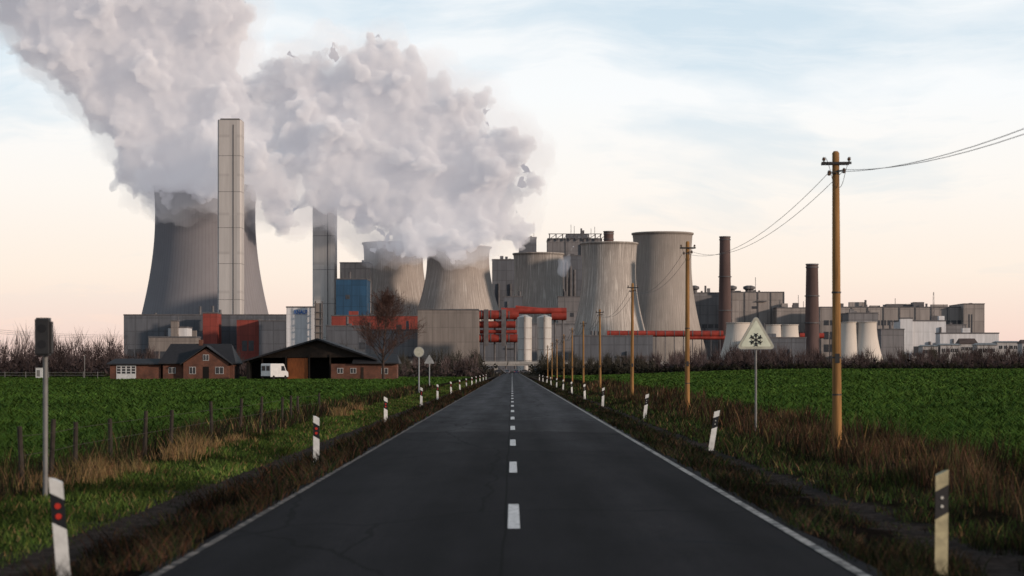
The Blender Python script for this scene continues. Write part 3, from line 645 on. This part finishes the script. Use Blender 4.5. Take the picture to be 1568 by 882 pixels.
def bld(name,p0,p1,yt,D,depth,mat,roof=4,bands=(),parapet=True,pil=0,mat2=None,greeb=None):
    x0=X(p0,D);x1=X(p1,D);zt=Z(yt,D); cx=(x0+x1)/2; w=(x1-x0)/2
    mb=MB(); mb.box(-w,w,0,depth,-1,zt,0)
    if parapet: mb.box(-w-.3,w+.3,-.3,depth+.3,zt,zt+.8,2)
    for (a,b2,f0,f1) in bands:
        xa=-w+2*w*f0; xb=-w+2*w*f1; n=max(2,int((xb-xa)/5)); st=(xb-xa)/n
        for i in range(n): mb.box(xa+st*i+.5,xa+st*(i+1)-.5,-.12,.02,zt*a,zt*b2,1)
    if pil:
        n=int(2*w/pil)
        for i in range(n+1): x=-w+2*w*i/n; mb.box(x-.35,x+.35,-.55,-.002,0,zt-.01,2)
    for i in range(roof):
        x=rd.uniform(-w*.9,w*.8); s=rd.uniform(.03,.12)*2*w+1; h=rd.uniform(1,4.5); yy=rd.uniform(1,max(2,depth-8))
        t=rd.random()
        if t<.5: mb.box(x,min(x+s,w-.5),yy,yy+rd.uniform(3,7),zt+.7,zt+.8+h,rd.choice([0,2]))
        elif t<.8: mb.cyl((x,yy,zt+.7),(x,yy,zt+1+h*1.4),.9,n=12,mi=2)
        else: mb.cyl((x,yy,zt+.7),(x,yy,zt+1+h*3),.22,n=6,mi=2)
    gn=greeb if greeb is not None else (int(w/4) if depth>=25 else int(w/10))
    for i in range(gn):
        t=rd.random(); x=rd.uniform(-w*.92,w*.85); k=.6+i*.13
        if t<.35: r=rd.uniform(.4,1.0); mb.cyl((x,-r-.3,0),(x,-r-.3,zt*rd.uniform(.5,1.03)),r,n=10,mi=2)
        elif t<.6: z=zt*rd.uniform(.3,.9); L_=rd.uniform(6,max(8,w*.8)); mb.box(x,min(x+L_,w-.4),-k-.8,-.01,z,z+.7,2)
        elif t<.85: z=zt*rd.uniform(.3,.85); mb.box(x,min(x+rd.uniform(2.5,6),w-.3),-.2-i*.01,-.005,z,z+rd.uniform(2,5),1)
        else:
            z=zt*rd.uniform(.2,.6); mb.box(x,min(x+rd.uniform(4,9),w-.3),-k*3,-.01,0,z,0)
    return mb.obj(name,[mat,winD,mat2 or steel],(cx,D,0))
bld('turbine_hall',190,440,483,1420,60,greyD,3,[(.25,.4,.02,.3)],greeb=4)
bld('annex_building',258,287,502,1300,20,white_c,1,[(.5,.7,.1,.9)]); bld('stair_tower_building',262,272,492,1295,8,beige,0)
bld('low_workshop',228,300,517,1250,20,beige,2,[(.3,.6,.05,.95)])
bld('red_conveyor_building',311,333,480,1390,20,redd,1); bld('red_conveyor_building',363,397,490,1390,20,redd,1,[(.4,.6,.2,.8)])
bld('dark_workshop',397,440,492,1380,20,greyD,1)
o=bld('white_logistics_building',439,483,471,1330,25,white_c,0,[],greeb=0)
fc=bpy.data.curves.new('lettering','FONT'); fc.body='KNAUF'; fc.size=5.2; fc.extrude=.1; fc.offset=.08; fc.materials.append(simple('sign_blue',(.01,.10,.36),.4,.05,1))
ft=bpy.data.objects.new('sign_lettering',fc); COL.objects.link(ft); ft.rotation_euler=(math.pi/2,0,0); ft.parent=o; ft.location=(-W(10,1330),-.6,Z(481,1330)); ft.scale=(.5,.75,1)
mb=MB(); D=1320
for i in range(9): z=3+i*4.3; mb.box(-2.6,2.6,0,5,z,z+.5,1)
for sx in(-2.4,2.0):
    for sy in(.1,4.5): mb.box(sx,sx+.5,sy,sy+.4,-1,Z(461,D),0)
mb.box(-1.8,1.8,1,4,-1,Z(464,D),2); mb.obj('stair_tower',[steel,steel,beige],(X(488,D),D,0))
def sq_tower(p0,p1,yt,D,mat):
    x0=X(p0,D);x1=X(p1,D);w=(x1-x0)/2;zt=Z(yt,D); mb=MB()
    c=w*.12; pts=[(-w+c,0),(w-c,0),(w,c),(w,2*w-c),(w-c,2*w),(-w+c,2*w),(-w,2*w-c),(-w,c)]
    levels=[-1]+[zt*i/7 for i in range(1,8)]
    for k in range(7):
        z0=levels[k];z1=levels[k+1]-.3
        mb.add([(x,y,z0) for x,y in pts]+[(x,y,z1) for x,y in pts],[(i,(i+1)%8,8+(i+1)%8,8+i) for i in range(8)]+[tuple(range(8,16))],0)
        q=[(x*.985,w+(y-w)*.985) for x,y in pts]
        mb.add([(x,y,z1) for x,y in q]+[(x,y,z1+.3) for x,y in q],[(i,(i+1)%8,8+(i+1)%8,8+i) for i in range(8)],1)
    mb.box(w*.30,w*.36,-.3,-.002,0,zt*.98,1)
    mb.box(-w*.8,w*.8,w*.2,w*1.8,zt-.4,zt+1.0,1)
    return mb.obj('flue_gas_tower',[mat,steel],((x0+x1)/2,D,0),rot=0.0)
sqm=panel('flue_cladding',(.38,.365,.36),60,28,.08,.88,.45); sqm2=panel('flue_cladding_shade_offset',(.52,.49,.47),60,28,.08,.9,.45)  # second tower's copy lightened to offset the steam's shadow on it
sq_tower(333.5,370,183,1500,sqm); sq_tower(479,514,205,1650,sqm2)
bld('boiler_house',515,562,428,1560,40,blueD,2,[(.55,.58,.1,.9)],greeb=1); bld('boiler_house',521,566,403,1640,40,greyL,2)
bld('coal_hall',508,642,484,1440,25,redd,4,[(.55,.75,.02,.45),(.3,.45,.5,.98)]); bld('dark_workshop',500,560,500,1400,18,greyD,2)
bld('storage_hall',640,733,475,1290,45,beige,0,(),True,0,greeb=0)
bld('dark_workshop',560,640,506,1340,18,grey,3)
bld('dark_workshop',735,792,500,1420,20,greyD,2); bld('dark_workshop',790,880,497,1480,20,grey,3)
mb=MB(); D=1330
def duct(pa,ya,pb,yb,r,DD=D,mi=0): mb.cyl((X(pa,DD),DD,Z(ya,DD)),(X(pb,DD),DD,Z(yb,DD)),r,n=18,mi=mi)
for (a,y1,b2,y2,r) in((733,482,795,482,2.9),(733,497,790,497,2.2),(733,518,795,518,2.6),(768,476,868,476,2.0),(845,484,868,484,2.6),(735,508,792,508,1.2),(790,470,830,474,1.0)): duct(a,y1,b2,y2,r)
for px in(742,758,775,789,850,862): duct(px,476,px,565,.6,D+3,1)
for px in(738,752,766,780): mb.cyl((X(px,D)-.35,D,Z(482,D)),(X(px,D)+.35,D,Z(482,D)),3.1,n=18,mi=1); mb.cyl((X(px,D)-.35,D,Z(518,D)),(X(px,D)+.35,D,Z(518,D)),2.8,n=18,mi=1)
for px in(745,772): mb.box(X(px,D)-1.5,X(px,D)+1.5,D-3.4,D-2.4,Z(530,D),Z(474,D),1)
mb.obj('red_ducts',[redm,steel],smooth=False)
mb=MB(); D=1500
for (a,y1,b2,y2,r) in((930,511,1108,511,2.2),(1050,517,1150,517,1.4),(1225,514,1262,514,2.0),(1340,515,1400,515,1.4)): mb.cyl((X(a,D),D,Z(y1,D)),(X(b2,D),D,Z(y2,D)),r,n=14,mi=0)
for px in range(935,1400,14):
    if 1150<px<1225: continue
    mb.cyl((X(px,D),D,-1),(X(px,D),D,Z(513,D)),.35,n=6,mi=1); mb.cyl((X(px,D)-.3,D,Z(511,D)),(X(px,D)+.3,D,Z(511,D)),2.4,n=14,mi=1) if px<1108 else None
mb.obj('red_pipeline',[redm,steel])
silop=simple('silo_paint',(.40,.39,.38),.5,.2,.2,stretch=(1,1,.2))
for cx in(804,834):
    D=1250; mb=MB(); r=W(11,D); zt=Z(486,D); mb.lathe([(r,-1),(r,zt-1),(r*1.04,zt-1),(r*1.04,zt),(r*.2,zt+1.6),(0,zt+1.6)],32,0); mb.box(-r*.1,r*.1,-r-.8,-r+.05,0,zt+1,1)
    for k in range(1,5): mb.lathe([(r+.01,zt*k/5),(r+.12,zt*k/5),(r+.12,zt*k/5+.4),(r+.01,zt*k/5+.4)],32,1)
    mb.obj('silo',[silop,greyL],(X(cx,D),D,0))
bld('boiler_house',754,796,398,1880,40,greyD,4,[(.3,.34,.1,.9)]); bld('boiler_house',795,822,364,1950,35,greyD,2); bld('boiler_house',839,922,366,1960,50,grey,8,[(.5,.53,.05,.95),(.72,.75,.05,.95)],True,14,greeb=10)
bld('boiler_house',862,905,392,1870,30,greyD,2); bld('annex_building',855,900,455,1700,30,grey,2); bld('annex_building',772,800,455,1500,30,greyD,2)
bld('boiler_house',968,998,405,1900,30,grey,2); bld('boiler_house',868,900,359,1975,30,greyD,3)
mb=MB(); D=1955
for i,px in enumerate((842,852,862,872,882,892,902,912,920)):
    mb.box(X(px,D)-.5,X(px,D)+.5,0,1,Z(366,D),Z(358,D)); mb.cyl((X(px,D),.5,Z(366,D)),(X(px,D)+6,.5,Z(359,D)),.3,n=5)
mb.box(X(840,D),X(922,D),-.2,1.2,Z(358.6,D),Z(357.6,D)); mb.obj('roof_steel_frame',[steel],(0,D,0))
mb=MB(); D=1820
for px in(862,868,874,880): mb.cyl((X(px,D),D,5),(X(px,D),D,Z(395+ (px-862),D)),1.3,n=10)
mb.obj('boiler_pipes',[steel])
def stack(cx,hw0,hw1,yt,D,bandn=2,mat=brown):
    r1=W(hw1,D);r0=W(hw0,D);zt=Z(yt,D); mb=MB(); prof=[(r0+(r1-r0)*i/16,-1+(zt+1)*i/16) for i in range(17)]
    mb.lathe(prof,32,0)
    for k in range(bandn): z=zt-2-5*k; rr=r1*1.06; mb.lathe([(rr-.3,z-.8),(rr+.2,z-.8),(rr+.2,z),(rr-.3,z)],32,1)
    for zf in(.45,.7): rr=(r0+(r1-r0)*zf); mb.lathe([(rr-.2,zt*zf-.3),(rr+.7,zt*zf-.3),(rr+.7,zt*zf+.4),(rr-.2,zt*zf+.4)],32,1)
    mb.lathe([(r1,zt-1),(r1*1.1,zt-1),(r1*1.1,zt),(r1*.75,zt),(r1*.75,zt-6)],32,1)
    return mb.obj('chimney',[mat,steel],(X(cx,D),D,0),smooth=False)
stack(932.5,8,7.5,354,1900,3); stack(1110.5,11,8,362,1550,1); stack(1244,12,9,404,1480,1)
bld('boiler_house',1062,1106,449,1800,40,grey,3,[(.55,.6,.05,.95)]); bld('boiler_house',1121,1201,448,1780,50,greyL,4,[(.2,.3,.05,.5)],True,9)
for px in(1066,1124,1148,1152):
    D=1780; mb=MB(); zt=Z(447,D); mb.lathe([(2.2,zt-1),(2.2,zt+2),(4,zt+3),(4,zt+5),(1,zt+6),(0,zt+6)],16,0); mb.obj('roof_ventilator',[steel],(X(px,D),D+12,0))
bld('machine_hall',1190,1262,472,1760,30,greyL,6,[(.45,.62,.05,.95)])
bld('machine_hall',1256,1500,471,1700,50,greyL,16,[(.50,.62,.02,.6),(.72,.8,.02,.98),(.30,.42,.02,.98)],True,12,greeb=16)
bld('machine_hall',1476,1508,466,1690,55,greyL,1,[(.3,.85,.2,.45)])
bld('machine_hall',1300,1345,480,1640,30,grey,3); bld('low_workshop',1448,1480,498,1600,30,grey,2)
bld('white_building',1379,1449,492,1450,25,white_c,2,[(.3,.5,.05,.5)]); bld('white_building',1379,1398,488,1445,4.5,white_c,0); bld('low_workshop',1440,1530,511,1400,15,white_c,2,[(.3,.6,.05,.9)])
bld('low_workshop',1350,1385,505,1400,15,grey,1); bld('dark_workshop',880,1000,515,1440,15,greyD,4); bld('low_workshop',1150,1235,518,1320,15,greyD,3)
mb=MB(); D=1650; zt=Z(447,D)
for sx in(-1,1): mb.cyl((sx*1.2,0,20),(sx*.25,0,zt),.16,n=4)
for i in range(12): z=20+(zt-20)*i/12; mb.cyl((-1.1+.07*i,0,z),(1.0-.07*i,0,z+3),.10,n=3)
mb.obj('antenna_mast',[steel],(X(1430,D),D,0))
hr=simple('house_roof',(.07,.05,.045),.8,.3,.5); hwm=simple('house_render',(.34,.33,.33),.8,.2,.3)
for px,yy,wd,D,pitch in((1456,522,26,900,2),(1484,520,22,960,8),(1512,522,26,900,3),(1545,518,30,980,2),(1425,524,20,900,2),(1580,519,24,950,5)):
    root=empty('village_house' if pitch>4 else 'industrial_shed',(X(px,D),D,0)); w_=W(wd,D)/1.7; ze=Z(yy+6,D); zr=Z(yy+6-pitch,D)
    mb=MB(); mb.box(-w_,w_,0,9,-.5,ze,0); mb.obj('walls',[hwm],parent=root)
    mb=MB(); roof_x(-w_-.4,w_+.4,-.5,9.5,ze+.01,zr,.6); mb.obj('roof',[hr if pitch>4 else galv],parent=root)
    mb=MB()
    for k in(-.7,-.25,.2,.6): window(mb,w_*k,0,ze-3.2,1.6,1.6,0,1)
    mb.obj('windows',[winw,glass],parent=root)
wl=empty('power_line')
for k in range(3): wire(wl,(X(-300,800),800,Z(470+4*k,800)),(X(230,1500),1500,Z(512+2*k,1500)),4,.07,20)
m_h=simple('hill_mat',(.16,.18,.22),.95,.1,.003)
mb=MB(); vs=[];fs=[]
for i in range(81):
    x=-4500+i*112; h=28+30*math.exp(-((x-1300)/500)**2)+14*math.sin(i*.37)+8*math.sin(i*1.3)
    vs+=[(x,5200,-2),(x,5300,h),(x,5600,-2)]
for i in range(80):
    a=i*3; fs+=[(a,a+3,a+4,a+1),(a+1,a+4,a+5,a+2)]
mb.add(vs,fs); mb.obj('hills',[m_h],smooth=True)
# ---------------------------------------------------------------- steam
def steam(name,sph,dens,emi,vox=4.0,jit=30,amp=(24,15,7),grow=0,parent=None):
    import bmesh
    bm=bmesh.new(); r0=random.Random(21)
    for px,py,r,D in sph:
        Dj=D+r0.uniform(-jit,jit)
        mt=Matrix.Translation((X(px,D)*Dj/D,Dj,Z(py,D)))@Matrix.Diagonal((1,1.05,1,1))
        bmesh.ops.create_icosphere(bm,subdivisions=3,radius=W(r,D)+grow,matrix=mt)
    me=bpy.data.meshes.new(name); bm.to_mesh(me); bm.free()
    o=bpy.data.objects.new(name,me); COL.objects.link(o)
    if parent: o.parent=parent
    def rem(v): md=o.modifiers.new('r','REMESH'); md.mode='VOXEL'; md.voxel_size=v
    def dis(kind,size,st,mid):
        t=bpy.data.textures.new(name+kind+str(size),kind); t.noise_scale=size
        if kind=='CLOUDS': t.noise_depth=4
        md=o.modifiers.new('d','DISPLACE'); md.texture=t; md.texture_coords='GLOBAL'; md.strength=st; md.mid_level=mid
    rem(vox*1.6); dis('CLOUDS',70,amp[0]*1.6,.5); rem(vox*1.3)
    if grow: dis('CLOUDS',26,amp[1]*3.0,.55); rem(vox*.9); dis('CLOUDS',10,amp[2]*1.8,.5)
    else: dis('VORONOI',46,-amp[1]*3.0,.35); rem(vox); dis('VORONOI',20,-amp[2]*3.0,.35); rem(vox*.8); dis('VORONOI',9,-amp[2]*1.3,.4); dis('CLOUDS',7,amp[2]*.8,.5)
    m=bpy.data.materials.new(name+'_mat'); m.use_nodes=True; nt=m.node_tree; nt.nodes.remove(nt.nodes['Principled BSDF'])
    out=nt.nodes['Material Output']; vs=N(nt,'ShaderNodeVolumeScatter'); vs.inputs['Color'].default_value=(.98,.97,.98,1); vs.inputs['Density'].default_value=dens; vs.inputs['Anisotropy'].default_value=-.35
    em=N(nt,'ShaderNodeEmission'); em.inputs[0].default_value=(.92,.89,1,1); em.inputs[1].default_value=dens*emi  # even glow added in place of light scattered repeatedly inside the steam
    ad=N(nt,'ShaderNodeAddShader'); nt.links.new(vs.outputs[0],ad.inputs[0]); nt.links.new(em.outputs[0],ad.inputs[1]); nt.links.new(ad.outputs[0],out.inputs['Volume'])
    o.data.materials.append(m); return o
P1=[(315,300,66),(285,262,82),(250,195,98),(195,125,105),(130,50,108),(60,-20,105),(270,60,115),(345,140,75),(340,225,75),(180,-50,140),(300,-20,85),(345,30,62),(395,190,66),(415,255,62),(440,305,48),(395,290,50),(430,328,36),(462,338,30),(225,290,36),(190,235,42)]
P1f=[(268,282,50,1832),(315,292,46,1828),(364,280,50,1832),(330,250,60,1850),(240,270,40,1850)]
P2=[(702,335,62),(610,335,66),(755,332,50),(785,275,46),(745,235,68),(690,180,76),(620,170,86),(545,135,72),(470,130,78),(480,200,74),(540,245,90),(640,265,90),(560,330,60),(510,300,50),(650,118,46),(445,95,44),(520,88,48),(815,280,28),(797,215,36),(797,330,36),(740,190,42),(575,90,38)]
P2f=[(640,372,30,1585),(700,368,34,1580),(745,370,30,1585),(595,382,30,1680),(570,376,34,1690),(665,350,40,1590),(610,378,26,1690)]
s1=[(a,b,c,1900) for a,b,c in P1]+P1f; s2=[(a,b,c,1625) for a,b,c in P2]+P2f
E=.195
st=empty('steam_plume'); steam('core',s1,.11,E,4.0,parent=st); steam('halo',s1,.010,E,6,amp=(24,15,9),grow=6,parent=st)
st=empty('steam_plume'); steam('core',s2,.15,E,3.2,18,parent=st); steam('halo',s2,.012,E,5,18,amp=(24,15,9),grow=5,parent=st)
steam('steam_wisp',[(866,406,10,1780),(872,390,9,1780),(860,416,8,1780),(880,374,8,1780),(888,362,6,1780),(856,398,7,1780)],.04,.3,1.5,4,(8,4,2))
# ---------------------------------------------------------------- camera
cam=bpy.data.cameras.new('camera'); cam.lens=F/1568*36; cam.sensor_width=36; cam.shift_y=(565-441)/1568; cam.clip_end=20000; cam.clip_start=.1
cam.dof.use_dof=True; cam.dof.focus_distance=140; cam.dof.aperture_fstop=2.6
co_=bpy.data.objects.new('camera',cam); COL.objects.link(co_); co_.location=(0,0,CH); co_.rotation_euler=(math.pi/2,0,0)
scene.camera=co_
scene.view_settings.view_transform='Standard'; scene.view_settings.look='None'; scene.view_settings.exposure=0
